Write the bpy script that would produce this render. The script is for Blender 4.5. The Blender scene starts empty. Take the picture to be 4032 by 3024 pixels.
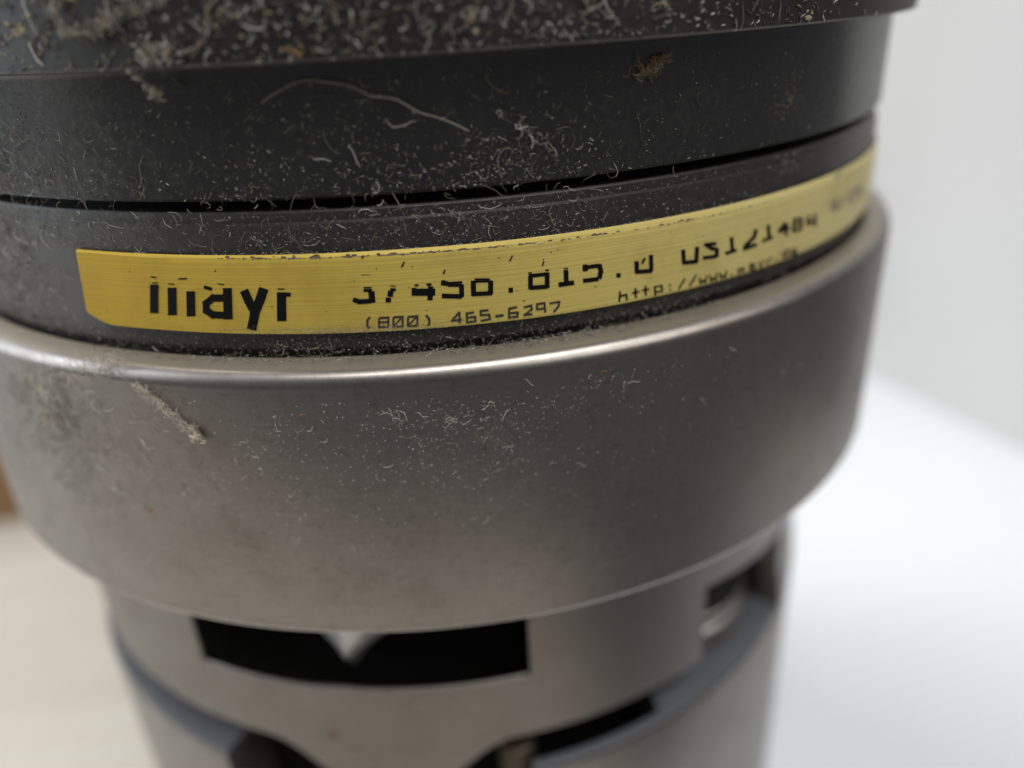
import bpy, bmesh, math, random, json
import numpy as np
from mathutils import Vector, Matrix

# ---------------------------------------------------------------- camera, world, lights, exposure
S = 0.06                      # one model unit = radius of the bright steel ring = 60 mm
sc = bpy.context.scene
C = sc.collection
R = math.radians

pan, tilt, roll = 0.0884, 0.4549, -0.0577
cam_d = bpy.data.cameras.new("camera")
cam = bpy.data.objects.new("camera", cam_d)
C.objects.link(cam)
fw = Vector((math.sin(pan) * math.cos(tilt), math.cos(pan) * math.cos(tilt), -math.sin(tilt)))
rt = Vector((math.cos(pan), -math.sin(pan), 0))
up = rt.cross(fw)
r2 = math.cos(roll) * rt + math.sin(roll) * up
u2 = -math.sin(roll) * rt + math.cos(roll) * up
m = Matrix((r2, u2, -fw)).transposed().to_4x4()
m.translation = Vector((0, -1.9003, 0.4158)) * S
cam.matrix_world = m
cam_d.sensor_width = 36
cam_d.lens = 36 * 3113.5 / 4032
cam_d.clip_start = 0.002
cam_d.clip_end = 50
cam_d.dof.use_dof = True
cam_d.dof.focus_distance = 0.985 * S
cam_d.dof.aperture_fstop = 9.8
sc.camera = cam

world = bpy.data.worlds.new("World")
sc.world = world
world.use_nodes = True
bg = world.node_tree.nodes["Background"]
bg.inputs[0].default_value = (0.95, 0.96, 1.0, 1)
bg.inputs[1].default_value = 0.14


def area(name, loc, target, sx, sy, power, col):
    d = bpy.data.lights.new(name, "AREA")
    d.shape = "RECTANGLE"
    d.size, d.size_y = sx, sy
    d.energy = power
    d.color = col
    o = bpy.data.objects.new(name, d)
    C.objects.link(o)
    o.location = Vector(loc) * S
    o.rotation_euler = (Vector(target) * S - o.location).to_track_quat("-Z", "Y").to_euler()
    return o


area("ceiling_lamp", (2.0, -9.0, 17.0), (0, -0.9, 0), 0.80, 0.26, 10.5, (1.0, 0.98, 0.96))
area("right_fill", (10.0, -10.0, 11.0), (0, -0.6, 0), 0.8, 0.5, 4.0, (1.0, 0.97, 0.94))  # added fill for the right of the label, not a known lamp
area("overhead_lamp", (-6.0, 3.0, 16.0), (0, 0, -1.5), 0.30, 0.30, 6.0, (1.0, 0.95, 0.87))
area("cool_window", (-18.0, 1.0, 6.0), (0, -0.5, -0.3), 0.55, 0.7, 11.0, (0.86, 0.92, 1.0))

sc.view_settings.view_transform = "Standard"
sc.view_settings.look = "None"
sc.view_settings.exposure = 0
sc.view_settings.gamma = 1
sc.cycles.use_denoising = True
sc.cycles.use_adaptive_sampling = False
sc.cycles.max_bounces = 8
sc.cycles.sample_clamp_indirect = 4

rng = np.random.default_rng(7)
random.seed(7)


# ---------------------------------------------------------------- materials
class NT:
    def __init__(self, name):
        self.m = bpy.data.materials.new(name)
        self.m.use_nodes = True
        self.t = self.m.node_tree
        self.b = self.t.nodes["Principled BSDF"]
        self.co = self.n("ShaderNodeTexCoord").outputs["Object"]
        self.sep = self.n("ShaderNodeSeparateXYZ")
        self.l(self.co, self.sep.inputs[0])

    def n(self, typ, **kw):
        nd = self.t.nodes.new(typ)
        for k, v in kw.items():
            if hasattr(nd, k):
                setattr(nd, k, v)
        return nd

    def l(self, a, b):
        self.t.links.new(a, b)

    def math(self, op, a, b=None, c=None, clamp=False):
        nd = self.n("ShaderNodeMath", operation=op, use_clamp=clamp)
        for i, v in enumerate((a, b, c)):
            if v is None:
                continue
            if isinstance(v, (int, float)):
                nd.inputs[i].default_value = v
            else:
                self.l(v, nd.inputs[i])
        return nd.outputs[0]

    def noise(self, scale, detail=4, rough=0.55, dim="3D", w=None, vec=None, dist=0.0):
        nd = self.n("ShaderNodeTexNoise", noise_dimensions=dim)
        nd.inputs["Scale"].default_value = scale
        nd.inputs["Detail"].default_value = detail
        nd.inputs["Roughness"].default_value = rough
        nd.inputs["Distortion"].default_value = dist
        if dim == "1D":
            self.l(w, nd.inputs["W"])
        else:
            self.l(vec if vec is not None else self.co, nd.inputs["Vector"])
        return nd.outputs[0]

    def ramp(self, v, stops):
        nd = self.n("ShaderNodeValToRGB")
        e = nd.color_ramp.elements
        while len(e) < len(stops):
            e.new(0.5)
        for i, (pos, c) in enumerate(stops):
            e[i].position = pos
            e[i].color = (c, c, c, 1) if isinstance(c, (int, float)) else (*c, 1)
        self.l(v, nd.inputs[0])
        return nd.outputs[0]

    def mix(self, f, a, b):
        nd = self.n("ShaderNodeMix", data_type="RGBA")
        for s, v in ((nd.inputs[0], f), (nd.inputs[6], a), (nd.inputs[7], b)):
            if isinstance(v, (int, float)):
                s.default_value = v
            elif isinstance(v, tuple):
                s.default_value = (*v, 1)
            else:
                self.l(v, s)
        return nd.outputs[2]

    def scaled(self, sx, sy, sz):
        nd = self.n("ShaderNodeMapping")
        nd.inputs["Scale"].default_value = (sx, sy, sz)
        self.l(self.co, nd.inputs[0])
        return nd.outputs[0]

    def bump(self, h, strength, dist):
        nd = self.n("ShaderNodeBump")
        nd.inputs["Strength"].default_value = strength
        nd.inputs["Distance"].default_value = dist
        self.l(h, nd.inputs["Height"])
        self.l(nd.outputs[0], self.b.inputs["Normal"])

    def set(self, **kw):
        for k, v in kw.items():
            s = self.b.inputs[k.replace("_", " ")]
            if isinstance(v, (int, float)):
                s.default_value = v
            elif isinstance(v, tuple):
                s.default_value = (*v, 1) if len(v) == 3 else v
            else:
                self.l(v, s)
        return self


def dusty_black(name, base, dust, amount, rough, lines=1.0, grain=0.0, edge=None, spec=0.8):
    a = NT(name)
    x = a.sep.outputs[0]
    z = a.sep.outputs[2]
    left = a.math("MULTIPLY_ADD", x, -1.0 / (0.55 * S), -0.42, clamp=True)      # dust lies thicker on the left flank
    film = a.ramp(a.noise(90, 5, 0.6), [(0.30, 0.0), (0.75, 1.0)])
    fine = a.ramp(a.noise(1500, 3, 0.7), [(0.45, 0.0), (0.72, 1.0)])
    speck = a.ramp(a.noise(3400, 2, 0.6), [(0.64, 0.0), (0.70, 1.0)])
    cover = a.math("MULTIPLY", a.math("MULTIPLY_ADD", left, 1.1, 0.35), a.math("MULTIPLY_ADD", film, 0.55, 0.25))
    cover = a.math("MULTIPLY", cover, a.math("ADD", a.math("MULTIPLY_ADD", fine, 0.75, 0.35), a.math("MULTIPLY", speck, 1.1)))
    cover = a.math("MULTIPLY", cover, amount, clamp=True)
    right = a.math("MULTIPLY_ADD", x, 1.0 / (0.22 * S), -0.60 / 0.22, clamp=True)     # wall reflection painted as a grey film on the right flank
    sheen = a.ramp(a.noise(45, 5, 0.6), [(0.30, 0.25), (0.62, 1.0)])
    cover = a.math("MULTIPLY_ADD", a.math("MULTIPLY", right, sheen), 0.42, cover, clamp=True)
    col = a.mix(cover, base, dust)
    if edge is not None:                     # edge highlight painted in as a lighter grey band
        e = a.math("SUBTRACT", 1.0, a.math("MULTIPLY", a.math("ABSOLUTE", a.math("SUBTRACT", z, edge * S)), 1.0 / (0.0022 * S)), clamp=True)
        col = a.mix(a.math("MULTIPLY", e, a.math("MULTIPLY_ADD", film, 0.5, 0.45)), col, (0.16, 0.16, 0.16))
    ln = a.noise(1.0, 2, 0.6, "1D", a.math("MULTIPLY", z, 9000.0))
    h = a.math("ADD", a.math("MULTIPLY", ln, lines), a.math("MULTIPLY", a.noise(2500, 3), 0.5 + grain))
    a.bump(h, 0.17, 0.00003)
    a.set(Base_Color=col, Roughness=a.math("MULTIPLY_ADD", cover, 0.5, rough), Specular_IOR_Level=spec)
    return a.m


def steel(name, tint, rough, lines=0.5, blotch=0.25, stain=(0.16, 0.115, 0.075), dusty=0.0):
    a = NT(name)
    x = a.sep.outputs[0]
    z = a.sep.outputs[2]
    big = a.noise(28, 5, 0.62)
    mid = a.noise(190, 6, 0.7)
    tiny = a.noise(1300, 3, 0.7)
    dark = tuple(c * (1 - blotch) for c in tint)
    col = a.mix(a.ramp(big, [(0.36, 0.0), (0.66, 1.0)]), tint, dark)
    col = a.mix(a.math("MULTIPLY", a.ramp(mid, [(0.50, 0.0), (0.78, 1.0)]), 0.38), col, stain)
    col = a.mix(a.math("MULTIPLY", a.ramp(tiny, [(0.52, 0.0), (0.74, 1.0)]), 0.35), col, tuple(c * 0.5 for c in stain))
    streak = a.noise(1.0, 4, 0.6, vec=a.scaled(420, 420, 70))
    col = a.mix(a.math("MULTIPLY", a.ramp(streak, [(0.60, 0.0), (0.78, 1.0)]), 0.15), col, tuple(c * 0.7 for c in stain))
    ln = a.noise(1.0, 3, 0.75, "1D", a.math("ADD", a.math("MULTIPLY", z, 6500.0), a.math("MULTIPLY", big, 0.6)))
    lw = a.noise(1.0, 2, 0.6, "1D", a.math("MULTIPLY", z, 2600.0))
    col = a.mix(a.math("MULTIPLY", ln, 0.40), col, tuple(c * 0.72 for c in tint))
    col = a.mix(a.math("MULTIPLY", a.ramp(lw, [(0.45, 0.0), (0.65, 1.0)]), 0.16), col, tuple(c * 0.6 for c in tint))
    h = a.math("ADD", a.math("MULTIPLY", ln, lines), a.math("MULTIPLY", a.noise(1500, 4), 0.5))
    a.bump(h, 0.30, 0.00002)
    rg = a.math("ADD", a.math("MULTIPLY", mid, 0.22), rough - 0.09)
    met = 1.0
    if dusty:
        left = a.math("MULTIPLY_ADD", x, -1.0 / (0.40 * S), -1.05, clamp=True)  # pale left flank: dust plus reflected light painted into the colour
        cov = a.math("MULTIPLY", left, a.math("MULTIPLY", a.ramp(a.noise(70, 6, 0.65), [(0.34, 0.15), (0.66, 1.0)]), dusty), clamp=True)
        cov = a.math("MULTIPLY", cov, a.math("MULTIPLY_ADD", tiny, 0.7, 0.45), clamp=True)
        col = a.mix(cov, col, (0.34, 0.335, 0.32))
        met = a.math("SUBTRACT", 1.0, cov)
        rg = a.math("MULTIPLY_ADD", cov, 0.45, rg)
    if dusty:                                  # bright line painted along the lower edge for light caught there
        e = a.math("LESS_THAN", a.math("ABSOLUTE", a.math("ADD", z, 0.4182 * S)), 0.0030 * S)
        col = a.mix(a.math("MULTIPLY", e, 0.8), col, (0.72, 0.69, 0.65))
    if dusty:                                  # brownish dust settled on the upward faces
        geo = a.n("ShaderNodeNewGeometry")
        sp = a.n("ShaderNodeSeparateXYZ")
        a.l(geo.outputs["Normal"], sp.inputs[0])
        upf = a.ramp(sp.outputs[2], [(0.80, 0.0), (0.98, 1.0)])
        cu = a.math("MULTIPLY", upf, a.math("MULTIPLY_ADD", tiny, 0.9, 0.25), clamp=True)
        col = a.mix(cu, col, (0.17, 0.145, 0.095))
        met = a.math("MULTIPLY", met, a.math("SUBTRACT", 1.0, cu))
    a.set(Base_Color=col, Metallic=met, Roughness=rg, Anisotropic=0.45)
    tg = a.n("ShaderNodeTangent", direction_type="RADIAL", axis="Z")
    a.l(tg.outputs[0], a.b.inputs["Tangent"])
    return a.m


def plain(name, col, rough=0.6, metal=0.0, var=0.15, scale=300):
    a = NT(name)
    c = a.mix(a.noise(scale, 4), tuple(v * (1 - var) for v in col), tuple(min(1, v * (1 + var)) for v in col))
    a.set(Base_Color=c, Roughness=rough, Metallic=metal)
    return a.m


M = {}
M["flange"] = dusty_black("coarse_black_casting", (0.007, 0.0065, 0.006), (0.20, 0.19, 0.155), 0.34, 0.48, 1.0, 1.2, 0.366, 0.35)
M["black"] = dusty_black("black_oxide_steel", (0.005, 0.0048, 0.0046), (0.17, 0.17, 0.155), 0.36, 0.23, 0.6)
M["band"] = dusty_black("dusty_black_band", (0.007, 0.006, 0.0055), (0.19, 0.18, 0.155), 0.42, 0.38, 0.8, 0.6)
M["steel"] = steel("turned_steel", (0.322, 0.296, 0.273), 0.35, dusty=0.85)
M["hubsteel"] = steel("milled_hub_steel", (0.235, 0.22, 0.204), 0.36, 0.15, 0.12)
M["lowsteel"] = steel("lower_hub_steel", (0.30, 0.287, 0.272), 0.36, 0.15, 0.10)
M["blue_sheen"] = plain("bluish_sheen_face", (0.115, 0.122, 0.135), 0.45, 0.5, 0.15)  # bluish tone stands for the wall reflected in the upper face
M["bright"] = plain("bright_zinc", (0.52, 0.53, 0.525), 0.33, 0.8, 0.05)
M["dark"] = plain("recess_shade", (0.003, 0.003, 0.003), 0.9)  # near black, stands for the shade inside recesses
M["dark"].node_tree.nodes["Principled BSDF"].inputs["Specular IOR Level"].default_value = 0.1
M["rubber"] = plain("black_rubber", (0.012, 0.012, 0.012), 0.6)
M["bronze"] = plain("dark_bronze", (0.07, 0.05, 0.033), 0.5, 0.6)
M["ink"] = plain("black_print", (0.004, 0.004, 0.004), 0.7, 0.0, 0.3, 1500)
M["ink"].node_tree.nodes["Principled BSDF"].inputs["Specular IOR Level"].default_value = 0.1
M["inkpale"] = plain("faded_print", (0.20, 0.17, 0.12), 0.5, 0.0, 0.4, 1500)
M["inkgrey"] = plain("worn_print", (0.030, 0.026, 0.018), 0.5, 0.0, 0.5, 2500)


def label_mat():
    a = NT("yellow_foil_label")
    x = a.sep.outputs[0]
    z = a.sep.outputs[2]
    gr = a.math("MULTIPLY_ADD", x, 1.0 / (1.3 * S), 0.44, clamp=True)  # orange stain at left; right end paled for dust and grazing reflection
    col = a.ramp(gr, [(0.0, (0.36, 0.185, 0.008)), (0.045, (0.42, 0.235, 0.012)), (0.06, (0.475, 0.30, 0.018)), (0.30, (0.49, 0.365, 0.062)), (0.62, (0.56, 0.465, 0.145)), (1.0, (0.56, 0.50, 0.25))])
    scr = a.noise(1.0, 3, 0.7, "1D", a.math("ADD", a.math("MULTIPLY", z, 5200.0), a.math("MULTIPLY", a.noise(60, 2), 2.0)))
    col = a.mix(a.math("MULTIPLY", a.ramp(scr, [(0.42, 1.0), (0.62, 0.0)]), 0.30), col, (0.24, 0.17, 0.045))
    blot = a.ramp(a.noise(110, 6, 0.65), [(0.50, 0.0), (0.74, 1.0)])
    col = a.mix(a.math("MULTIPLY", blot, 0.45), col, (0.24, 0.145, 0.03))
    a.bump(a.math("ADD", scr, a.noise(900, 2)), 0.10, 0.00002)
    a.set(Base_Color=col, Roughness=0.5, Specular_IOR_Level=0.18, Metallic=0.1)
    return a.m


M["label"] = label_mat()
M["white"] = plain("white_sheet", (0.615, 0.635, 0.665), 0.55, 0.0, 0.01, 40)
M["wall"] = plain("pale_grey_board", (0.565, 0.56, 0.545), 0.7, 0.0, 0.012, 30)


def table_mat():
    a = NT("whitewashed_wood")
    v = a.n("ShaderNodeMapping")
    v.inputs["Rotation"].default_value = (0, 0, R(-33))
    v.inputs["Scale"].default_value = (6, 70, 1)
    a.l(a.co, v.inputs[0])
    g = a.noise(1.0, 5, 0.6, vec=v.outputs[0], dist=0.4)
    col = a.mix(a.ramp(g, [(0.38, 0.0), (0.70, 1.0)]), (0.465, 0.445, 0.40), (0.415, 0.38, 0.325))
    a.set(Base_Color=col, Roughness=0.55)
    return a.m


M["table"] = table_mat()
M["card"] = plain("brown_cardboard", (0.24, 0.135, 0.06), 0.8, 0.0, 0.15, 60)
M["fibre_pale"] = plain("pale_lint", (0.22, 0.205, 0.175), 0.9, 0.0, 0.3, 900)
M["fibre_tan"] = plain("tan_lint", (0.24, 0.20, 0.125), 0.9, 0.0, 0.35, 900)
M["fibre_orange"] = plain("orange_lint", (0.21, 0.135, 0.06), 0.9, 0.0, 0.3, 900)
M["fibre_white"] = plain("white_lint", (0.47, 0.46, 0.43), 0.8, 0.0, 0.15, 900)
M["fibre_dim"] = plain("dim_lint", (0.085, 0.08, 0.068), 0.9, 0.0, 0.4, 900)
M["tuft"] = plain("fluffy_lint", (0.46, 0.42, 0.34), 0.9, 0.0, 0.25, 900)
M["grease"] = plain("brown_grease", (0.055, 0.045, 0.03), 0.45, 0.0, 0.5, 1500)
M["rust"] = plain("brown_rust", (0.10, 0.06, 0.035), 0.8, 0.0, 0.4, 900)
M["teal"] = plain("teal_stain", (0.10, 0.26, 0.22), 0.6)
M["scratch"] = plain("bare_scratch", (0.50, 0.47, 0.43), 0.4, 1.0)
M["grime"] = plain("dark_grime", (0.10, 0.075, 0.075), 0.7, 0.0, 0.5, 2500)


# ---------------------------------------------------------------- mesh helpers
def link(name, verts, faces, mat, parent=None, smooth=True, sharp=35, kind=None, scale=S):
    me = bpy.data.meshes.new(name)
    me.from_pydata([tuple(c * scale for c in v) for v in verts], [], faces)
    mats = mat if isinstance(mat, (list, tuple)) else [mat]
    for k in mats:
        me.materials.append(k)
    if smooth:
        me.polygons.foreach_set("use_smooth", [True] * len(me.polygons))
        me.set_sharp_from_angle(angle=R(sharp))
    me.update()
    o = bpy.data.objects.new(name, me)
    C.objects.link(o)
    if parent:
        o.parent = parent
    if kind:
        o["kind"] = kind
    return o


def thing(name, label, cat, loc=(0, 0, 0), group=None):
    o = bpy.data.objects.new(name, None)
    C.objects.link(o)
    o.location = Vector(loc) * S
    o.empty_display_size = 0.01
    return tag(o, label, cat, group)


def tag(o, label, cat, group=None):
    o["label"], o["category"] = label, cat
    if group:
        o["group"] = group
    return o


def lathe(prof, n=288, closed=False):
    vs, fs = [], []
    k = len(prof)
    for i in range(n):
        t = 2 * math.pi * i / n
        for r, z in prof:
            vs.append((r * math.sin(t), -r * math.cos(t), z))
    for i in range(n):
        j = (i + 1) % n
        for a in range(k if closed else k - 1):
            b = (a + 1) % k
            fs.append((i * k + a, i * k + b, j * k + b, j * k + a))
    return vs, fs


def arc(cr, cz, r, a0, a1, n=8):
    return [(cr + r * math.cos(R(a0 + (a1 - a0) * i / n)), cz + r * math.sin(R(a0 + (a1 - a0) * i / n))) for i in range(n + 1)]


# ---------------------------------------------------------------- the setting
tp = [(-12, -3.5), (1.1, -3.5), (1.1, -1.3), (4.4, -1.3), (4.4, 9), (-12, 9)]          # unseen front and right cut back to darken the steel's reflections
vs = [(x, y, z) for z in (-2.2, -2.7) for x, y in tp]
table = link("table", vs, [tuple(range(6)), tuple(range(11, 5, -1))] + [(i, i + 6, (i + 1) % 6 + 6, (i + 1) % 6) for i in range(6)], M["table"], smooth=False)
table["kind"] = "structure"

# white sheet lying on the table to the right of the coupling (a few millimetres thick board)
poly = [(0.35, -1.2), (3.0, -1.2), (4.2, 1.2), (4.2, 8.0), (0.25, 8.0)]  # front and right cut short to darken reflections in the steel
zt, zb = -2.14, -2.2
vs = [(x, y, zt) for x, y in poly] + [(x, y, zb + 0.001) for x, y in poly]
fs = [(0, 1, 2, 3, 4), (9, 8, 7, 6, 5)] + [(i, i + 5, (i + 1) % 5 + 5, (i + 1) % 5) for i in range(5)]
sheet = tag(link("white_board", vs, fs, M["white"], smooth=False), "white board lying flat on the table right of the coupling", "board")

# pale screen standing on the white board at the right, softly folded near its far end
bx = lambda y: 3.036 + (2.906 - y) * 0.3053 - 0.06
nx, nz = 60, 24
vs, fs = [], []
for side in (0, 1):
    for i in range(nx + 1):
        s = i / nx
        y = 0.45 + 5.8 * s
        for k in range(nz + 1):
            h = k / nz
            z = -2.138 + 9 * h * h
            fold = max(0.0, y - 2.45)
            bend = (math.sqrt(fold * fold + 0.06) - 0.245) * 0.75 * min(1.0, max(0.0, (z + 1.75) / 1.2))
            vs.append((bx(y) - bend + 0.05 * side, y, z))
W_ = nz + 1
N_ = (nx + 1) * W_
for i in range(nx):
    for k in range(nz):
        a = i * W_ + k
        fs.append((a, a + 1, a + W_ + 1, a + W_))
        fs.append((N_ + a + W_, N_ + a + W_ + 1, N_ + a + 1, N_ + a))
for k in range(nz):
    fs.append((k, N_ + k, N_ + k + 1, k + 1))
    a = nx * W_ + k
    fs.append((a + 1, N_ + a + 1, N_ + a, a))
for i in range(nx):
    a = i * W_
    fs.append((a + W_, N_ + a + W_, N_ + a, a))
    a = i * W_ + nz
    fs.append((a, N_ + a, N_ + a + W_, a + W_))
screen = tag(link("screen_panel", vs, fs, M["wall"]), "pale grey folded screen standing upright behind the white board", "screen")

# cardboard box far behind on the left
bx0 = thing("cardboard_box", "brown cardboard box on the table, out of focus at the left edge", "box", (-3.6, 3.3, -2.2))
w, d, h, t = 1.35, 1.15, 1.5, 0.05
def boxmesh(x0, x1, y0, y1, z0, z1):
    v = [(x, y, z) for z in (z0, z1) for x, y in ((x0, y0), (x1, y0), (x1, y1), (x0, y1))]
    f = [(3, 2, 1, 0), (4, 5, 6, 7)] + [(i, (i + 1) % 4, (i + 1) % 4 + 4, i + 4) for i in range(4)]
    return v, f
link("box_wall", *boxmesh(-w, w, -d, -d + t, 0.001, h), M["card"], bx0, smooth=False)
link("box_wall", *boxmesh(-w, w, d - t, d, 0.001, h), M["card"], bx0, smooth=False)
link("box_wall", *boxmesh(-w, -w + t, -d + t + .002, d - t - .002, 0.001, h), M["card"], bx0, smooth=False)
link("box_wall", *boxmesh(w - t, w, -d + t + .002, d - t - .002, 0.001, h), M["card"], bx0, smooth=False)
link("box_flap", *boxmesh(-w, w, -d, -0.01, h + .003, h + .003 + t), M["card"], bx0, smooth=False)
link("box_flap", *boxmesh(-w, w, 0.01, d, h + .003, h + .003 + t), M["card"], bx0, smooth=False)
bx0.rotation_euler = (0, 0, R(6))

# ---------------------------------------------------------------- the coupling
cp = thing("shaft_coupling", "dusty steel and black shaft coupling with a yellow printed label", "coupling", (0, 0, 0))
cp.location = (0, 0, 0)

RF, R2, R3, RL = 0.9862, 0.9515, 0.9500, 0.9565
prof = [(0.30, 1.05), (RF - .03, 1.05)] + arc(RF - .02, 1.03, .02, 80, 0, 4) + [(RF, 0.3668), (RF - .0015, 0.3650), (RF - .0035, 0.3642), (R2 - .004, 0.3640), (R2 - .004, 0.352), (0.30, 0.352)]
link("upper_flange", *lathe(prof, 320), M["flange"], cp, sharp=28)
prof = [(0.40, 0.3515), (R2 - .0035, 0.3515), (R2 - .0035, 0.3632), (R2 - .001, 0.3632), (R2 + .0015, 0.3615), (R2, 0.355), (R2, 0.2165), (R2 - .004, 0.2125), (0.880, 0.2125), (0.880, 0.20)]
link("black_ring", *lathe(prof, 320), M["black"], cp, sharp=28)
prof = [(0.879, 0.2120), (0.879, 0.1985), (R3 - .008, 0.1985), (R3 - .005, 0.1960), (R3 - .005, 0.1850), (R3, 0.1825), (R3, 0.026), (R3 - .003, 0.016), (R3 - .008, 0.006), (R3 - .010, -0.030), (0.85, -0.030)]
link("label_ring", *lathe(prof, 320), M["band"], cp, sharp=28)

# bright steel ring
f = 0.024
prof = [(0.952, -0.06), (0.952, 0.0070), (0.9545, 0.0098)] + [(1 - f - .008, 0.0105)] + arc(1 - f, -f + 0.0082, f, 82, 0, 12) + [(1.0, -0.4135), (0.9962, -0.4206), (0.93, -0.4205), (0.70, -0.4205)]
link("steel_ring", *lathe(prof, 360), M["steel"], cp, sharp=26)

# hub with windows, shifted a little off the ring's axis as in the photograph
HX = -0.016


def hub_v(v):
    return [(x + HX, y, z) for x, y, z in v]


def windowed_shell():
    ro, ri = 0.900, 0.892
    th = [i * 1.0 for i in range(-180, 180)]
    zl = [-0.415, -0.45, -0.48, -0.51, -0.54, -0.57, -0.60, -0.606, -0.612, -0.618, -0.624, -0.630, -0.6395, -0.645, -0.651, -0.657, -0.663, -0.67, -0.69, -0.72, -0.75, -0.77, -0.787]
    nt, nzz = len(th), len(zl)
    def bottom(a):                    # the lobe that dips down at the front, repeated round the hub
        for c in (-10, 110, -130):
            d = abs((a - c + 180) % 360 - 180)
            if d < 15:
                return 0.5 + 0.5 * math.cos(math.pi * d / 15)
        return 0.0
    def zat(i, k):
        z = zl[k]
        b = bottom(th[i])
        if k >= nzz - 4:
            z -= b * 0.15 * (k - (nzz - 5)) / 4
        return z
    def hole(i, k):
        zc = 0.5 * (zl[k] + zl[k + 1])
        a = th[i] + 0.5
        for base in (0, 120, -120):
            q = (a - base + 180) % 360 - 180
            if -32 < q < 7 and -0.52 < zc < 10:
                return zc > -0.6395
            if -32 < q < 7 and zc > -0.6395:
                return True
            if 31 < q < 54 and zc < -0.606 - 0.0025 * (q - 31):
                return True
        return False
    vs, fs = [], []
    idx = {}
    def V(i, k, s):
        i %= nt
        key = (i, k, s)
        if key not in idx:
            r = ro if s == 0 else ri
            t = R(th[i])
            idx[key] = len(vs)
            vs.append((r * math.sin(t), -r * math.cos(t), zat(i, k)))
        return idx[key]
    H = [[hole(i, k) for k in range(nzz - 1)] for i in range(nt)]
    for i in range(nt):
        for k in range(nzz - 1):
            if H[i][k]:
                continue
            fs.append((V(i, k, 0), V(i, k + 1, 0), V(i + 1, k + 1, 0), V(i + 1, k, 0)))
            fs.append((V(i, k, 1), V(i + 1, k, 1), V(i + 1, k + 1, 1), V(i, k + 1, 1)))
            if k == 0 or H[i][k - 1]:
                fs.append((V(i, k, 0), V(i + 1, k, 0), V(i + 1, k, 1), V(i, k, 1)))
            if k == nzz - 2 or H[i][k + 1]:
                fs.append((V(i, k + 1, 0), V(i, k + 1, 1), V(i + 1, k + 1, 1), V(i + 1, k + 1, 0)))
            if H[(i - 1) % nt][k]:
                fs.append((V(i, k, 0), V(i, k, 1), V(i, k + 1, 1), V(i, k + 1, 0)))
            if H[(i + 1) % nt][k]:
                fs.append((V(i + 1, k, 0), V(i + 1, k + 1, 0), V(i + 1, k + 1, 1), V(i + 1, k, 1)))
    return vs, fs


v, fcs = windowed_shell()
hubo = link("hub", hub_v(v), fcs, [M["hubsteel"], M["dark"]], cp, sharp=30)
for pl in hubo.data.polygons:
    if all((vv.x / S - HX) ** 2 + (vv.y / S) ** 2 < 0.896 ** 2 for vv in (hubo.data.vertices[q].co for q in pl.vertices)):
        pl.material_index = 1            # bore wall painted near black for the shade inside
bv = hubo.modifiers.new("bevel", "BEVEL")
bv.width = 0.002 * S
bv.segments = 1
bv.limit_method = "ANGLE"
bv.angle_limit = R(50)

# added dark core, stands for the shade inside the hub
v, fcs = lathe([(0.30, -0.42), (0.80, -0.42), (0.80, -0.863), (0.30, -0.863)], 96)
link("shade_core", hub_v(v), fcs, M["dark"], cp)


# lower hub: its rim is notched at the front, and a pocket runs on behind the rim to the right
def lower_hub():
    vs, fs = [], []
    th = sorted(set([i * 1.0 for i in range(-180, 180)] + [b + d for b in (0, 120, -120) for d in (-31.6, -31.4, 6.4, 6.6)]))
    def q_(a, base):
        return (a - base + 180) % 360 - 180
    def rin(a):
        for base in (0, 120, -120):
            q = q_(a, base)
            if -31.5 < q <= 26.5:
                e = 26.5 - q
                return 0.70 + 0.19 * min(1.0, math.sqrt(max(0.0, e) / 2.2))
        return 0.70
    def cut(a):
        return any(-31.5 < q_(a, base) < 6.5 for base in (0, 120, -120))
    tail = [(0.906, -0.8655), (0.9125, -0.8675), (0.9155, -0.872), (0.9165, -0.878), (0.9165, -1.12), (0.9165, -2.19), (0.50, -2.19)]
    k = 4 + len(tail)
    for a in th:
        t = R(a)
        r0 = rin(a)
        ring = [(0.60, -1.12), (r0, -1.12), (r0, -0.869), (min(r0 + .004, .9), -0.865)] + tail
        if cut(a):
            ring = [(r, min(z, -1.115)) for r, z in ring]
        for r, z in ring:
            vs.append((r * math.sin(t), -r * math.cos(t), z))
    n = len(th)
    for i in range(n):
        j = (i + 1) % n
        for a in range(k - 1):
            fs.append((i * k + a, i * k + a + 1, j * k + a + 1, j * k + a))
    return vs, fs


v, fcs = lower_hub()
lho = link("lower_hub", hub_v(v), fcs, [M["lowsteel"], M["blue_sheen"]], cp, sharp=28)
for pl in lho.data.polygons:
    if pl.normal.z > 0.9 and pl.center.z > -0.875 * S:
        pl.material_index = 1            # upper face: bluish wall reflection painted into its colour


def put(v, th, r):
    """local mesh (x tangential, y radial outward, z up) placed at angle th, radius r"""
    t = R(th)
    ox, oy = r * math.sin(t) + HX, -r * math.cos(t)
    ux, uy = math.cos(t), math.sin(t)
    nx_, ny_ = math.sin(t), -math.cos(t)
    return [(ox + x * ux + y * nx_, oy + x * uy + y * ny_, z) for x, y, z in v]


# pocket filling: rubber pad, bronze bush
def sector(a0, a1, ri, ro, z0, z1, n=40):
    vs, fs = [], []
    for i in range(n + 1):
        t = R(a0 + (a1 - a0) * i / n)
        for r, z in ((ri, z0), (ro, z0), (ro, z1), (ri, z1)):
            vs.append((r * math.sin(t), -r * math.cos(t), z))
    for i in range(n):
        for a in range(4):
            b = (a + 1) % 4
            fs.append((i * 4 + a, i * 4 + b, i * 4 + 4 + b, i * 4 + 4 + a))
    fs += [(0, 3, 2, 1), (n * 4, n * 4 + 1, n * 4 + 2, n * 4 + 3)]
    return vs, fs


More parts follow.
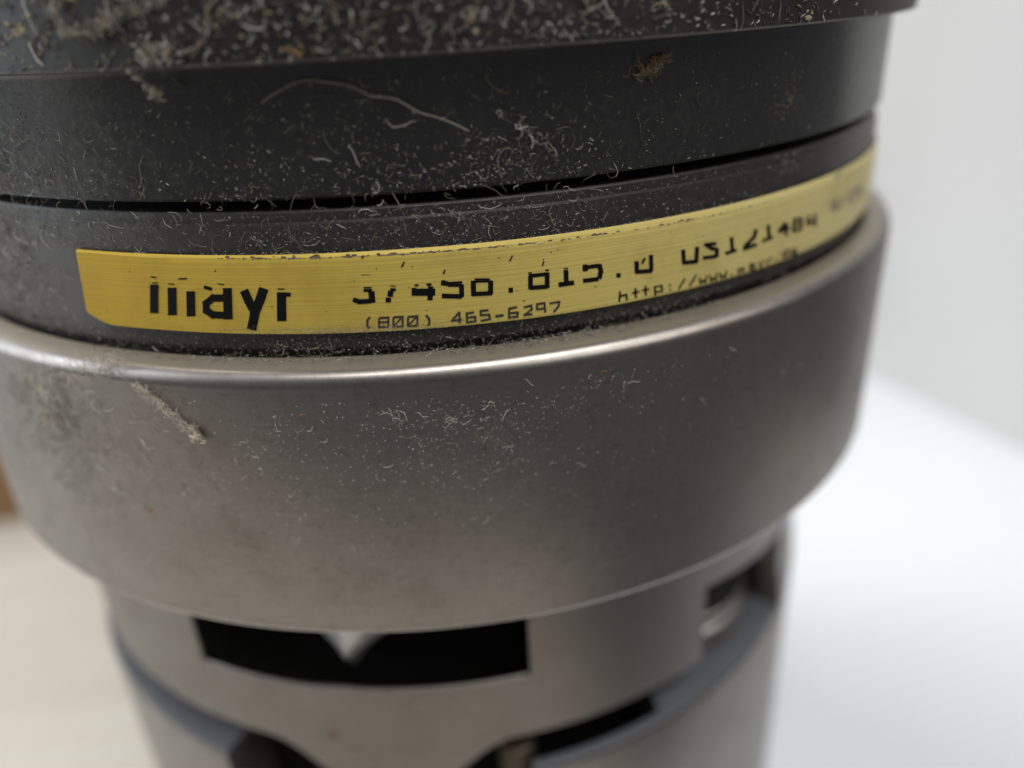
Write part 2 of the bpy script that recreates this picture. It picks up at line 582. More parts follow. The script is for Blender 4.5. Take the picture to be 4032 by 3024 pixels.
v, fcs = sector(-31, 25, 0.60, 0.80, -1.11, -0.94)
link("rubber_pad", hub_v(v), fcs, M["dark"], cp, sharp=40)  # pad coloured near black for the pocket's shade
v, fcs = lathe([(0.0, -0.86), (0.030, -0.86), (0.036, -0.866), (0.036, -0.939), (0.0, -0.939)], 32)
link("bush", put(v, 5.5, 0.835), fcs, M["bronze"], cp, sharp=40)

# bright pointed tongue hanging in the front window
vs, fs = [], []
tn = [(-.643, .003), (-.640, .009), (-.631, .017), (-.620, .026), (-.608, .037), (-.598, .048), (-.588, .060), (-.578, .074), (-.566, .085), (-.43, .085)]
for z, hw in tn:
    for s in (-1.0, -0.6, -0.2, 0, 0.2, 0.6, 1.0):
        vs.append((s * hw, 0.040 * (1 - abs(s)) * min(1, hw / .05) - 0.03 * abs(s) ** 2, z))
    for s in (-1.0, -0.6, -0.2, 0, 0.2, 0.6, 1.0):
        vs.append((s * hw, -0.05, z))
for i in range(len(tn) - 1):
    for k in range(14):
        q, q2 = i * 14 + k, i * 14 + (k + 1) % 14
        if k < 6:
            fs.append((q, q2, q2 + 14, q + 14))
        elif k == 6:
            fs.append((q, q + 7, q + 21, q + 14))
        elif k < 13:
            fs.append((q2, q, q + 14, q2 + 14))
        else:
            fs.append((i * 14 + 7, i * 14, i * 14 + 14, i * 14 + 21))
fs.append((0, 1, 2, 3, 4, 5, 6, 13, 12, 11, 10, 9, 8, 7))
link("detent_tongue", put(vs, -13.7, 0.835), fs, M["bright"], cp, sharp=20)

# right window: a pack of thin ridged discs over a rounded clamp ring
def ridge(a0, a1, prof, n=48):
    vs, fs = [], []
    k = len(prof)
    for i in range(n + 1):
        t = R(a0 + (a1 - a0) * i / n)
        for r, z in prof:
            vs.append((r * math.sin(t), -r * math.cos(t), z))
    for i in range(n):
        for a in range(k):
            c = (a + 1) % k
            fs.append((i * k + a, i * k + c, (i + 1) * k + c, (i + 1) * k + a))
    fs += [tuple(reversed(range(k))), tuple(n * k + a for a in range(k))]
    return vs, fs


AX, AR = 41.5, 0.665  # dark pieces stand for the shaded gaps above and between the washers
for nm, z0, z1, ro, mt in (("stack_shade", -0.600, -0.7225, .186, "dark"), ("washer_gap_layer", -0.723, -0.7325, .193, "rubber"), ("washer_gap_layer", -0.733, -0.7535, .188, "dark"),
                           ("washer_gap_layer", -0.754, -0.7675, .201, "hubsteel"), ("washer_gap_layer", -0.768, -0.7905, .191, "dark"), ("base_gap_ring", -0.8385, -0.8525, .200, "bronze"), ("base_gap_ring", -0.853, -0.863, .192, "dark")):
    v, fcs = lathe([(0, z0), (ro - .004, z0), (ro, z0 - .004), (ro, z1 + .004), (ro - .004, z1), (0, z1)], 96)
    link(nm, put(v, AX, AR), fcs, M[mt], cp, sharp=40)
prof = [(0.0, -0.791), (0.176, -0.791)] + [(0.180 + .025 * math.cos(R(a)), -0.8155 + .0235 * math.sin(R(a))) for a in (80, 60, 40, 20, 0, -20, -40, -60, -80)] + [(0.0, -0.838)]
v, fcs = lathe(prof, 96)
link("collar_nut", put(v, AX, AR), fcs, M["lowsteel"], cp, sharp=40)


# lug rising from the lower hub at the right of the window
v, fcs = ridge(51.5, 86, [(0.862, -0.8665), (0.9172, -0.8665), (0.9165, -0.845), (0.911, -0.80), (0.9035, -0.765), (0.9015, -0.70), (0.9015, -0.60), (0.862, -0.60)])
link("lug", hub_v(v), fcs, M["hubsteel"], cp, sharp=40)

# label: thin curved foil with a rounded lower left corner and an upper strip turned back over a crease
def z_top(a):
    return 0.1485 - 0.0022 * min(1, max(0, (a + 30) / 35))


def z_crease(a):
    return 0.1462 - 0.0105 * min(1, max(0, (a + 27) / 42)) ** 0.8


def z_bot(a):
    b = 0.0455 - 0.0045 * min(1, max(0, (a + 23) / 30))
    e = a + 30.2
    if e < 3.0:
        b += 0.016 * (1 - min(1, e / 3.0)) ** 2
    return b


AS = np.concatenate([np.linspace(-30.2, -27.6, 14), np.arange(-27, 86, 1.0)])


def label_mesh():
    vs, fs = [], []
    rows = 12
    for a in AS:
        t = R(a)
        zt_, zc, zb_ = z_top(a), z_crease(a), z_bot(a)
        a2 = a
        col = [(R3 + .0030, zt_), (RL - .0007, zt_ * .45 + zc * .55), (RL, zc)] + [(RL, zc + (zb_ - zc) * i / rows) for i in range(1, rows + 1)] + [(R3 + .0012, zb_ - .0006)]
        for j, (r, z) in enumerate(col):
            edge = -30.2 + 0.9 * (z - 0.055) / 0.09
            tt = R(max(a, edge) if a < -29 else a)
            vs.append((r * math.sin(tt), -r * math.cos(tt), z))
    k = rows + 4
    for i in range(len(AS) - 1):
        for j in range(k - 1):
            fs.append((i * k + j, i * k + j + 1, (i + 1) * k + j + 1, (i + 1) * k + j))
    # end cap towards the ring
    n0 = len(vs)
    for j in range(k):
        x, y, z = vs[j]
        q = (R3 + .0008) / math.hypot(x, y)
        vs.append((x * q, y * q, z))
    for j in range(k - 1):
        fs.append((j, n0 + j, n0 + j + 1, j + 1))
    return vs, fs


v, fcs = label_mesh()
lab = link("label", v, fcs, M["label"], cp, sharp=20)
lab["label"] = "yellow foil label with black dot-matrix print"


def printed(name, polys, mat, dr):
    vs, fs = [], []
    for p_ in polys:
        n0 = len(vs)
        c = [(p_[2 * i], p_[2 * i + 1]) for i in range(4)]
        # subdivide along the long direction so the print follows the curve
        n = max(1, int(abs(c[3][0] - c[0][0]) / R(0.6)) + 1)
        for i in range(n + 1):
            s = i / n
            for a, b in ((c[0], c[3]), (c[1], c[2])):
                th, z = a[0] + (b[0] - a[0]) * s, a[1] + (b[1] - a[1]) * s
                z = max(z, z_bot(math.degrees(th)) + 0.0004)
                vs.append((math.sin(th) * (RL + dr), -math.cos(th) * (RL + dr), z))
        for i in range(n):
            q = n0 + 2 * i
            fs.append((q, q + 1, q + 3, q + 2))
    return link(name, vs, fs, mat, lab, smooth=False)


PRINT = json.loads('''{"brand":[[-0.3955,0.1081,-0.382,0.1087,-0.3942,0.0689,-0.4082,0.0682],[-0.3687,0.1047,-0.3549,0.1054,-0.365,0.0676,-0.3793,0.0667],[-0.3412,0.1009,-0.3281,0.1014,-0.3365,0.0671,-0.35,0.0664],[-0.3918,0.1178,-0.391,0.1195,-0.3823,0.119,-0.383,0.1172],[-0.349,0.1163,-0.3485,0.1182,-0.3353,0.119,-0.3357,0.1171],[-0.3665,0.1097,-0.3659,0.111,-0.3563,0.1102,-0.3568,0.1089],[-0.3916,0.1098,-0.3912,0.1111,-0.3822,0.1115,-0.3826,0.1102],[-0.285,0.0977,-0.2873,0.0883,-0.3087,0.0879,-0.3063,0.0975],[-0.3023,0.0987,-0.2978,0.0914,-0.3171,0.0792,-0.3216,0.0866],[-0.3202,0.0884,-0.3097,0.0891,-0.3131,0.0722,-0.3238,0.0715],[-0.3244,0.0732,-0.3166,0.0815,-0.3027,0.0723,-0.3104,0.0639],[-0.3147,0.0652,-0.3117,0.075,-0.2892,0.0743,-0.2921,0.0646],[-0.2862,0.1061,-0.2734,0.1065,-0.2819,0.0643,-0.2951,0.0637],[-0.3144,0.1053,-0.312,0.1095,-0.3011,0.1064,-0.3035,0.1023],[-0.2922,0.1113,-0.2916,0.1126,-0.2828,0.1111,-0.2834,0.1099],[-0.263,0.1011,-0.251,0.1057,-0.2472,0.0903,-0.2593,0.0856],[-0.2614,0.0931,-0.2494,0.0983,-0.2439,0.0805,-0.2558,0.0752],[-0.2348,0.1078,-0.2232,0.1037,-0.2335,0.0852,-0.2452,0.0893],[-0.2397,0.0987,-0.2284,0.0938,-0.2447,0.0677,-0.2562,0.0725],[-0.2519,0.0807,-0.2393,0.0782,-0.2515,0.0488,-0.2644,0.0513],[-0.2124,0.1004,-0.1999,0.1003,-0.2068,0.062,-0.2196,0.062],[-0.2055,0.0949,-0.2045,0.0999,-0.1938,0.0995,-0.1948,0.0944],[-0.2107,0.1039,-0.2104,0.1054,-0.2013,0.1052,-0.2016,0.1038]],"number":[[-0.0984,0.0971,-0.0978,0.1007,-0.0868,0.0997,-0.0874,0.0961],[-0.0922,0.0969,-0.084,0.0971,-0.0847,0.0822,-0.0929,0.082],[-0.1149,0.085,-0.1121,0.0905,-0.1021,0.0863,-0.1048,0.0807],[-0.1079,0.0813,-0.1074,0.0873,-0.0896,0.0875,-0.09,0.0815],[-0.0977,0.1017,-0.0975,0.1033,-0.0868,0.1024,-0.0871,0.1007],[-0.0632,0.0997,-0.0562,0.0989,-0.0568,0.0952,-0.0639,0.096],[-0.0667,0.0967,-0.0597,0.0956,-0.0613,0.088,-0.0683,0.0891],[-0.0706,0.0877,-0.0638,0.0871,-0.0648,0.081,-0.0716,0.0816],[-0.063,0.1021,-0.0628,0.1032,-0.0559,0.1021,-0.0561,0.101],[-0.0369,0.0879,-0.0358,0.0971,-0.0055,0.0947,-0.0065,0.0855],[-0.0143,0.0986,-0.0076,0.0976,-0.0105,0.0796,-0.0173,0.0806],[-0.0357,0.0981,-0.0296,0.0976,-0.0302,0.0921,-0.0364,0.0925],[-0.0318,0.0998,-0.0315,0.1024,-0.0267,0.102,-0.027,0.0994],[-0.0163,0.0995,-0.016,0.1025,-0.0097,0.102,-0.01,0.099],[0.002,0.0987,0.0033,0.1044,0.0125,0.1023,0.0111,0.0966],[0.0094,0.099,0.0095,0.1019,0.0303,0.1013,0.0302,0.0984],[0.0114,0.0955,0.0118,0.0994,0.0297,0.0978,0.0294,0.0938],[0.0257,0.0972,0.032,0.0968,0.0311,0.0802,0.0248,0.0807],[0.0017,0.0814,0.0024,0.0874,0.0287,0.0842,0.028,0.0783],[0.003,0.1027,0.0034,0.1049,0.009,0.1041,0.0087,0.1019],[0.0415,0.1007,0.0481,0.1001,0.047,0.0803,0.0403,0.0808],[0.0642,0.0976,0.0709,0.0968,0.0696,0.0806,0.063,0.0814],[0.0465,0.1006,0.0467,0.1032,0.0667,0.1011,0.0665,0.0985],[0.0414,0.0981,0.0415,0.1004,0.0704,0.0981,0.0703,0.0957],[0.0412,0.0801,0.0414,0.0858,0.0686,0.0843,0.0685,0.0786],[0.0904,0.0797,0.0908,0.0861,0.0967,0.0854,0.0964,0.079],[0.1189,0.0958,0.1186,0.1008,0.144,0.1003,0.1444,0.0953],[0.1177,0.098,0.1242,0.0974,0.1238,0.0803,0.1173,0.081],[0.1406,0.1002,0.1472,0.0995,0.1469,0.079,0.1402,0.0797],[0.1198,0.0795,0.1197,0.0853,0.144,0.0839,0.1442,0.0781],[0.1414,0.1022,0.1415,0.1041,0.1468,0.1035,0.1468,0.1015],[0.1181,0.1014,0.118,0.103,0.1232,0.1029,0.1233,0.1013],[0.167,0.1,0.1737,0.0994,0.174,0.0807,0.1672,0.0814],[0.1599,0.0782,0.1592,0.0847,0.1812,0.0845,0.182,0.078],[0.1672,0.1015,0.1672,0.1028,0.1736,0.1019,0.1736,0.1006],[0.1939,0.1022,0.2015,0.1014,0.2018,0.0938,0.1942,0.0946],[0.1951,0.0966,0.1944,0.1021,0.219,0.1016,0.2198,0.0961],[0.215,0.1003,0.2219,0.1007,0.2247,0.0886,0.2178,0.0882],[0.2177,0.0943,0.2247,0.092,0.2219,0.0798,0.2149,0.0821],[0.1949,0.0788,0.1942,0.0847,0.2171,0.084,0.2179,0.0781],[0.1947,0.1021,0.1946,0.1034,0.201,0.1029,0.201,0.1015],[0.2441,0.0787,0.2441,0.0848,0.2507,0.0838,0.2508,0.0776],[0.2716,0.0966,0.2787,0.0956,0.2795,0.0801,0.2724,0.0811],[0.2737,0.0787,0.2732,0.0846,0.3002,0.0816,0.3008,0.0757],[0.2946,0.1016,0.3013,0.1007,0.3026,0.0779,0.2958,0.079],[0.2867,0.0993,0.2899,0.0974,0.2855,0.0906,0.2823,0.0926],[0.3482,0.0999,0.3554,0.0989,0.3577,0.079,0.3504,0.0801],[0.3522,0.0779,0.3512,0.0839,0.378,0.0809,0.379,0.0748],[0.3727,0.0998,0.3803,0.0981,0.3801,0.0762,0.3724,0.078],[0.3898,0.0968,0.3887,0.1019,0.4113,0.0999,0.4125,0.0947],[0.392,0.0962,0.3956,0.1,0.4075,0.0922,0.4038,0.0884],[0.4001,0.0901,0.4009,0.0953,0.4162,0.0906,0.4154,0.0853],[0.4101,0.0903,0.4182,0.0885,0.4186,0.077,0.4104,0.0788],[0.3889,0.0782,0.3876,0.0838,0.4143,0.0816,0.4158,0.0758],[0.4375,0.1013,0.4453,0.1002,0.4497,0.0771,0.4418,0.0783],[0.4327,0.0766,0.4301,0.082,0.4527,0.0827,0.4554,0.0773],[0.489,0.1037,0.4976,0.1006,0.494,0.0888,0.4854,0.0919],[0.4889,0.096,0.4958,0.0908,0.4734,0.0785,0.4668,0.0836],[0.4694,0.0755,0.4659,0.0815,0.4958,0.0829,0.4995,0.0768],[0.5163,0.1041,0.5247,0.1029,0.531,0.0797,0.5223,0.0811],[0.5116,0.0793,0.5081,0.0844,0.5325,0.0857,0.5362,0.0805],[0.5586,0.1002,0.5654,0.0965,0.553,0.087,0.5464,0.0907],[0.5497,0.0855,0.5449,0.0923,0.5737,0.0928,0.5789,0.0858],[0.5613,0.0996,0.5691,0.0982,0.574,0.0763,0.566,0.0778],[0.5825,0.0997,0.5908,0.0979,0.5928,0.0779,0.5845,0.0798],[0.5872,0.0782,0.584,0.0831,0.611,0.0819,0.6145,0.0769],[0.6143,0.0768,0.6054,0.0789,0.6035,0.0987,0.6123,0.0967],[0.61,0.0981,0.6125,0.0933,0.5879,0.0959,0.5856,0.1007],[0.5889,0.0876,0.5862,0.0918,0.6072,0.0908,0.6102,0.0864],[0.6253,0.0979,0.6347,0.0952,0.6324,0.0809,0.623,0.0837],[0.627,0.0814,0.6227,0.0865,0.6533,0.086,0.6581,0.0808],[0.6439,0.0961,0.6532,0.0945,0.6605,0.074,0.651,0.0758]],"date":[[0.7117,0.1051,0.7228,0.1018,0.7156,0.0872,0.7047,0.0906],[0.7095,0.0881,0.7047,0.093,0.7362,0.0907,0.7417,0.0856],[0.7187,0.1063,0.7302,0.1039,0.7364,0.0794,0.7245,0.082],[0.7498,0.1035,0.7613,0.1004,0.7545,0.0808,0.7433,0.084],[0.783,0.1029,0.7964,0.0999,0.7988,0.0797,0.7852,0.083],[0.7916,0.0805,0.7837,0.0855,0.8259,0.0832,0.8357,0.0777],[0.834,0.0774,0.8178,0.0813,0.8181,0.1018,0.8342,0.0981],[0.8269,0.1007,0.8356,0.0955,0.7931,0.099,0.7861,0.1038],[0.8505,0.1046,0.8649,0.0993,0.8448,0.0984,0.832,0.1034],[0.8336,0.1043,0.8499,0.1008,0.8528,0.0898,0.8361,0.0935],[0.8429,0.0912,0.8345,0.0961,0.8657,0.0929,0.8759,0.0875],[0.8549,0.0943,0.8737,0.0903,0.8789,0.0767,0.8595,0.081],[0.865,0.0833,0.881,0.0774,0.856,0.0771,0.8422,0.0825]],"phone":[[-0.0955,0.0644,-0.0934,0.0624,-0.0983,0.0571,-0.1004,0.0591],[-0.0999,0.0602,-0.0969,0.0601,-0.0983,0.05,-0.1013,0.0501],[-0.1015,0.0508,-0.0994,0.0531,-0.0955,0.0494,-0.0976,0.0471],[-0.0829,0.0597,-0.0827,0.0626,-0.0694,0.0627,-0.0696,0.0598],[-0.0718,0.0624,-0.069,0.0622,-0.0708,0.0478,-0.0736,0.048],[-0.0709,0.0505,-0.0711,0.0476,-0.0856,0.0475,-0.0854,0.0504],[-0.0832,0.0477,-0.086,0.0479,-0.0842,0.0612,-0.0814,0.0611],[-0.0837,0.054,-0.0835,0.0568,-0.0712,0.0567,-0.0714,0.0539],[-0.064,0.0595,-0.0639,0.0624,-0.0507,0.0624,-0.0509,0.0595],[-0.0531,0.0621,-0.0503,0.0619,-0.0521,0.0469,-0.0549,0.0471],[-0.0522,0.0495,-0.0524,0.0466,-0.0667,0.0466,-0.0665,0.0495],[-0.0642,0.0469,-0.0671,0.0471,-0.0653,0.061,-0.0625,0.0609],[-0.0628,0.0494,-0.0643,0.0512,-0.055,0.0596,-0.0535,0.0579],[-0.0449,0.0588,-0.0447,0.0617,-0.0314,0.0616,-0.0315,0.0587],[-0.0338,0.0613,-0.031,0.0611,-0.0326,0.0464,-0.0354,0.0466],[-0.0328,0.049,-0.0329,0.0461,-0.0474,0.0462,-0.0472,0.0491],[-0.0449,0.0465,-0.0478,0.0467,-0.0462,0.0604,-0.0434,0.0602],[-0.0436,0.0491,-0.045,0.0508,-0.0354,0.0593,-0.034,0.0576],[-0.0224,0.0599,-0.02,0.0617,-0.0156,0.0553,-0.018,0.0535],[-0.0189,0.0565,-0.0159,0.0564,-0.0163,0.0476,-0.0193,0.0477],[-0.0179,0.0507,-0.0159,0.0485,-0.0197,0.0449,-0.0217,0.0471],[0.0224,0.062,0.0245,0.0598,0.0127,0.0483,0.0106,0.0505],[0.0114,0.0486,0.0114,0.0517,0.0259,0.0518,0.026,0.0487],[0.0217,0.0611,0.0247,0.0608,0.0237,0.0457,0.0207,0.0459],[0.0427,0.0599,0.0429,0.057,0.0317,0.0566,0.0315,0.0595],[0.0313,0.0593,0.0341,0.0591,0.0337,0.0446,0.0309,0.0447],[0.0314,0.0442,0.0312,0.0472,0.0445,0.0478,0.0447,0.0449],[0.045,0.0451,0.0421,0.0453,0.0422,0.0533,0.0451,0.0532],[0.0447,0.0536,0.0447,0.0507,0.0325,0.0508,0.0325,0.0538],[0.062,0.0608,0.0622,0.0579,0.0503,0.0578,0.0501,0.0607],[0.0499,0.0604,0.0527,0.0602,0.0526,0.0526,0.0498,0.0527],[0.0501,0.0523,0.0502,0.0552,0.0638,0.0545,0.0638,0.0516],[0.0612,0.0542,0.0641,0.0542,0.0645,0.0458,0.0616,0.0458],[0.0639,0.0484,0.0642,0.0455,0.0508,0.0447,0.0505,0.0477],[0.0709,0.0479,0.0705,0.0517,0.0815,0.0521,0.0819,0.0483],[0.1006,0.0604,0.101,0.0574,0.0892,0.0566,0.0888,0.0595],[0.0887,0.0595,0.0916,0.059,0.0904,0.0445,0.0875,0.045],[0.0881,0.0444,0.0878,0.0473,0.1018,0.0476,0.1021,0.0446],[0.1022,0.0447,0.0992,0.0453,0.1001,0.0529,0.103,0.0524],[0.1025,0.053,0.1027,0.0501,0.0898,0.0502,0.0896,0.0531],[0.1104,0.0559,0.1098,0.0588,0.1211,0.06,0.1216,0.0571],[0.1186,0.0595,0.1216,0.0597,0.1227,0.0522,0.1198,0.052],[0.1211,0.055,0.1228,0.0524,0.1102,0.0448,0.1085,0.0473],[0.1093,0.0451,0.1091,0.0481,0.1214,0.048,0.1216,0.045],[0.1392,0.0539,0.1396,0.0509,0.1275,0.0507,0.1271,0.0536],[0.1299,0.051,0.1269,0.0512,0.1269,0.0603,0.1298,0.0601],[0.1274,0.0576,0.1271,0.0606,0.1399,0.0609,0.1403,0.058],[0.1374,0.0606,0.1404,0.0604,0.141,0.046,0.138,0.0462],[0.1462,0.0563,0.1458,0.0592,0.1609,0.0597,0.1613,0.0568],[0.1587,0.0597,0.1617,0.0588,0.16,0.0509,0.157,0.0519],[0.1583,0.0543,0.1606,0.0521,0.1528,0.044,0.1505,0.0462]],"web":[[0.2485,0.0592,0.2515,0.0585,0.2504,0.0436,0.2474,0.0443],[0.2505,0.0503,0.2496,0.053,0.2605,0.0539,0.2613,0.0512],[0.2582,0.0536,0.2612,0.0534,0.2625,0.044,0.2594,0.0442],[0.2724,0.0595,0.2754,0.0591,0.2767,0.0446,0.2737,0.045],[0.2693,0.0516,0.2686,0.0542,0.2801,0.0547,0.2808,0.0521],[0.2885,0.06,0.2917,0.0596,0.2928,0.0453,0.2897,0.0458],[0.2852,0.0525,0.2844,0.055,0.2964,0.0554,0.2972,0.0528],[0.3036,0.0562,0.3068,0.0558,0.3086,0.0425,0.3054,0.0428],[0.3055,0.054,0.3049,0.0566,0.318,0.0562,0.3187,0.0536],[0.3156,0.0561,0.3186,0.0558,0.32,0.0458,0.317,0.0462],[0.3192,0.0482,0.3198,0.0456,0.3066,0.0461,0.306,0.0487],[0.3296,0.0522,0.3295,0.055,0.3325,0.0544,0.3327,0.0516],[0.3305,0.0451,0.3304,0.0479,0.3334,0.0474,0.3335,0.0446],[0.3559,0.0587,0.3587,0.0569,0.3481,0.0434,0.3453,0.0453],[0.376,0.0599,0.3789,0.058,0.3667,0.0435,0.3638,0.0454],[0.3822,0.0539,0.3852,0.0538,0.3885,0.0429,0.3856,0.043],[0.3876,0.0424,0.3849,0.0441,0.3901,0.0504,0.3928,0.0487],[0.389,0.0492,0.3912,0.0503,0.3977,0.0437,0.3955,0.0425],[0.3973,0.0426,0.3942,0.0436,0.3957,0.0544,0.3987,0.0535],[0.4018,0.0535,0.4048,0.0534,0.4084,0.0424,0.4054,0.0425],[0.4075,0.0418,0.4047,0.0436,0.41,0.0499,0.4128,0.0482],[0.4089,0.0487,0.4111,0.0498,0.4179,0.043,0.4157,0.0419],[0.4175,0.042,0.4143,0.043,0.4156,0.0546,0.4188,0.0537],[0.4214,0.0531,0.4246,0.0529,0.428,0.0426,0.4248,0.0428],[0.4269,0.042,0.4241,0.044,0.4297,0.0495,0.4325,0.0476],[0.4285,0.0482,0.4308,0.0493,0.4372,0.0431,0.4348,0.042],[0.4367,0.042,0.4334,0.0431,0.4347,0.0543,0.438,0.0533],[0.4456,0.0432,0.4447,0.046,0.4487,0.0456,0.4496,0.0428],[0.4583,0.0504,0.4617,0.0498,0.4633,0.0418,0.4598,0.0424],[0.4607,0.0488,0.4593,0.0513,0.4725,0.0517,0.4739,0.0492],[0.47,0.0516,0.4735,0.0511,0.4756,0.0425,0.4721,0.0431],[0.4646,0.0502,0.4677,0.0497,0.4692,0.0424,0.4661,0.043],[0.4847,0.0504,0.4834,0.053,0.4955,0.0528,0.4969,0.0502],[0.4927,0.0527,0.4963,0.0523,0.5,0.042,0.4963,0.0424],[0.4984,0.0445,0.4998,0.0419,0.4863,0.0421,0.4849,0.0447],[0.4888,0.042,0.4852,0.0428,0.4843,0.0497,0.488,0.0489],[0.4855,0.0471,0.4844,0.0497,0.4955,0.049,0.4967,0.0464],[0.5027,0.051,0.5053,0.0521,0.5138,0.0449,0.5112,0.0438],[0.5161,0.0527,0.5197,0.0507,0.51,0.0392,0.5064,0.0412],[0.5231,0.0503,0.5269,0.05,0.5299,0.0429,0.5261,0.0433],[0.5269,0.0481,0.5248,0.0508,0.5376,0.0519,0.5398,0.0493],[0.5487,0.0451,0.5469,0.0481,0.551,0.048,0.5528,0.045],[0.5749,0.0574,0.5794,0.0565,0.5828,0.0431,0.5783,0.044],[0.5812,0.0458,0.5827,0.043,0.5653,0.0448,0.5639,0.0475],[0.5686,0.0445,0.5641,0.0455,0.5626,0.0546,0.567,0.0537],[0.5642,0.0519,0.5626,0.0547,0.5772,0.0537,0.5788,0.0509],[0.5912,0.0447,0.5893,0.0475,0.6048,0.0468,0.6068,0.044],[0.6071,0.0442,0.6025,0.0446,0.5978,0.052,0.6023,0.0516],[0.6016,0.052,0.6033,0.0492,0.5883,0.0506,0.5867,0.0534],[0.5865,0.0533,0.5912,0.0524,0.5943,0.0418,0.5896,0.0427],[0.5911,0.0419,0.5891,0.0447,0.6036,0.0443,0.6057,0.0414]]}''')
printed("brand_print", PRINT["brand"], M["ink"], .0006)
printed("number_print", PRINT["number"], M["ink"], .0006)
printed("date_print", PRINT["date"], M["inkpale"], .0006)
printed("phone_print", PRINT["phone"], M["inkgrey"], .0006)
printed("web_print", PRINT["web"], M["ink"], .0006)


# ---------------------------------------------------------------- lint, hair and grime
def fibre_mesh(fibres):
    """fibres: list of (points Nx3, normals Nx3, radius, material index)"""
    V_, F_, MI = [], [], []
    for pts, nor, rad, mi in fibres:
        n = len(pts)
        t = np.gradient(pts, axis=0)
        t /= np.linalg.norm(t, axis=1)[:, None] + 1e-12
        b = np.cross(t, nor)
        b /= np.linalg.norm(b, axis=1)[:, None] + 1e-12
        tap = np.ones(n)
        tap[0] = tap[-1] = 0.35
        w_ = (rad * tap)[:, None]
        ring = np.stack([pts + b * w_, pts + nor * w_ * 1.2, pts - b * w_, pts - nor * w_ * 0.4], 1)
        n0 = len(V_)
        V_.extend(ring.reshape(-1, 3).tolist())
        for i in range(n - 1):
            for k in range(4):
                q, q2 = n0 + i * 4 + k, n0 + i * 4 + (k + 1) % 4
                F_.append((q, q2, q2 + 4, q + 4))
                MI.append(mi)
    return V_, F_, MI


def on_surface(th, z, r):
    s, c = np.sin(th), np.cos(th)
    return np.stack([r * s, -r * c, z], -1), np.stack([s, -c, np.zeros_like(s)], -1)


def surf_fibre(th0, z0, r, length, rad, mi, curl=1.0, lift=1.0, n=7, heading=None, zlim=None):
    d = rng.uniform(0, 2 * math.pi) if heading is None else heading
    if length < .008:
        curl *= .35
        n = min(n, 4)
    k = rng.normal(0, 1.6) * curl / max(n - 1, 1)
    u, w_ = [0.0], [0.0]
    st = length / (n - 1)
    for i in range(n - 1):
        d += k + rng.normal(0, 0.35) * curl
        u.append(u[-1] + math.cos(d) * st)
        w_.append(w_[-1] + math.sin(d) * st)
    u, w_ = np.array(u), np.array(w_)
    th = th0 + u / r
    z = z0 + w_
    if zlim:
        z = np.clip(z, *zlim)
    s = np.linspace(0, 1, n)
    h = rad * 0.5 + lift * length * 0.18 * np.sin(math.pi * s) * rng.uniform(0.0, 1.0) + lift * length * 0.08 * s * rng.uniform(0, 1)
    rr = (r(z) if callable(r) else r) + h
    if callable(r):
        p_ = np.stack([rr * np.sin(th), -rr * np.cos(th), z], -1)
        return p_, np.stack([np.sin(th), -np.cos(th), 0 * th], -1), rad, mi
    s_, c_ = np.sin(th), np.cos(th)
    return np.stack([rr * s_, -rr * c_, z], -1), np.stack([s_, -c_, 0 * s_], -1), rad, mi


LINT = [M["fibre_pale"], M["fibre_tan"], M["fibre_orange"], M["fibre_white"], M["fibre_dim"], M["tuft"]]


def lint_object(name, fibres, parent=None, kind="stuff"):
    v_, f_, mi = fibre_mesh(fibres)
    o = link(name, v_, f_, LINT, parent, smooth=True, sharp=180, kind=kind)
    o.data.polygons.foreach_set("material_index", mi)
    return o


def th_sample(parts):
    """parts: list of (weight, 'u', a, b) or (weight, 'g', mean, sd) in degrees"""
    ws = np.array([q[0] for q in parts]); ws = ws / ws.sum()
    q = parts[rng.choice(len(parts), p=ws)]
    return R(rng.uniform(q[2], q[3]) if q[1] == "u" else rng.normal(q[2], q[3]))


def pick(ws, dim=0.55):
    if dim and rng.random() < dim:
        return 4
    return int(rng.choice(len(ws), p=np.array(ws) / sum(ws)))


F = []
# coarse fluff on the flange
cl = [(R(rng.uniform(-36, 20)), rng.uniform(.37, .55)) for _ in range(70)]
for i in range(2100):
    if rng.random() < 0.45:
        c = cl[rng.integers(len(cl))]
        th, z = c[0] + rng.normal(0, .018), c[1] + rng.normal(0, .010)
    else:
        th, z = th_sample([(6, 'u', -40, 8), (4, 'u', 0, 34), (1, 'u', 30, 56)]), rng.uniform(.366, .58)
    big = rng.random() < 0.06
    F.append(surf_fibre(th, max(z, .3665), RF, rng.uniform(.018, .045) if big else rng.uniform(.003, .012), rng.uniform(.0006, .0010) if big else rng.uniform(.0005, .0010), pick([5, 5, .3, 2.5], .45), .9, .8, zlim=(.3662, .62)))
for i in range(800):
    th, z = R(rng.normal(4, 15)), .3668 + abs(rng.normal(0, .06))
    F.append(surf_fibre(th, z, RF, rng.uniform(.0015, .007), rng.uniform(.0004, .0008), pick([4, 4, .3, 5], .25), .8, .8, n=4, zlim=(.3664, .62)))
for i in range(420):
    th, z = th_sample([(4, 'u', -44, 0), (2, 'u', 0, 14)]), rng.choice([rng.uniform(.215, .35), rng.uniform(.15, .196)])
    F.append(surf_fibre(th, z, R2 if z > .2 else R3, rng.uniform(.007, .020), rng.uniform(.00016, .00026), pick([5, 3, 0, 2], .45), .6, .8))
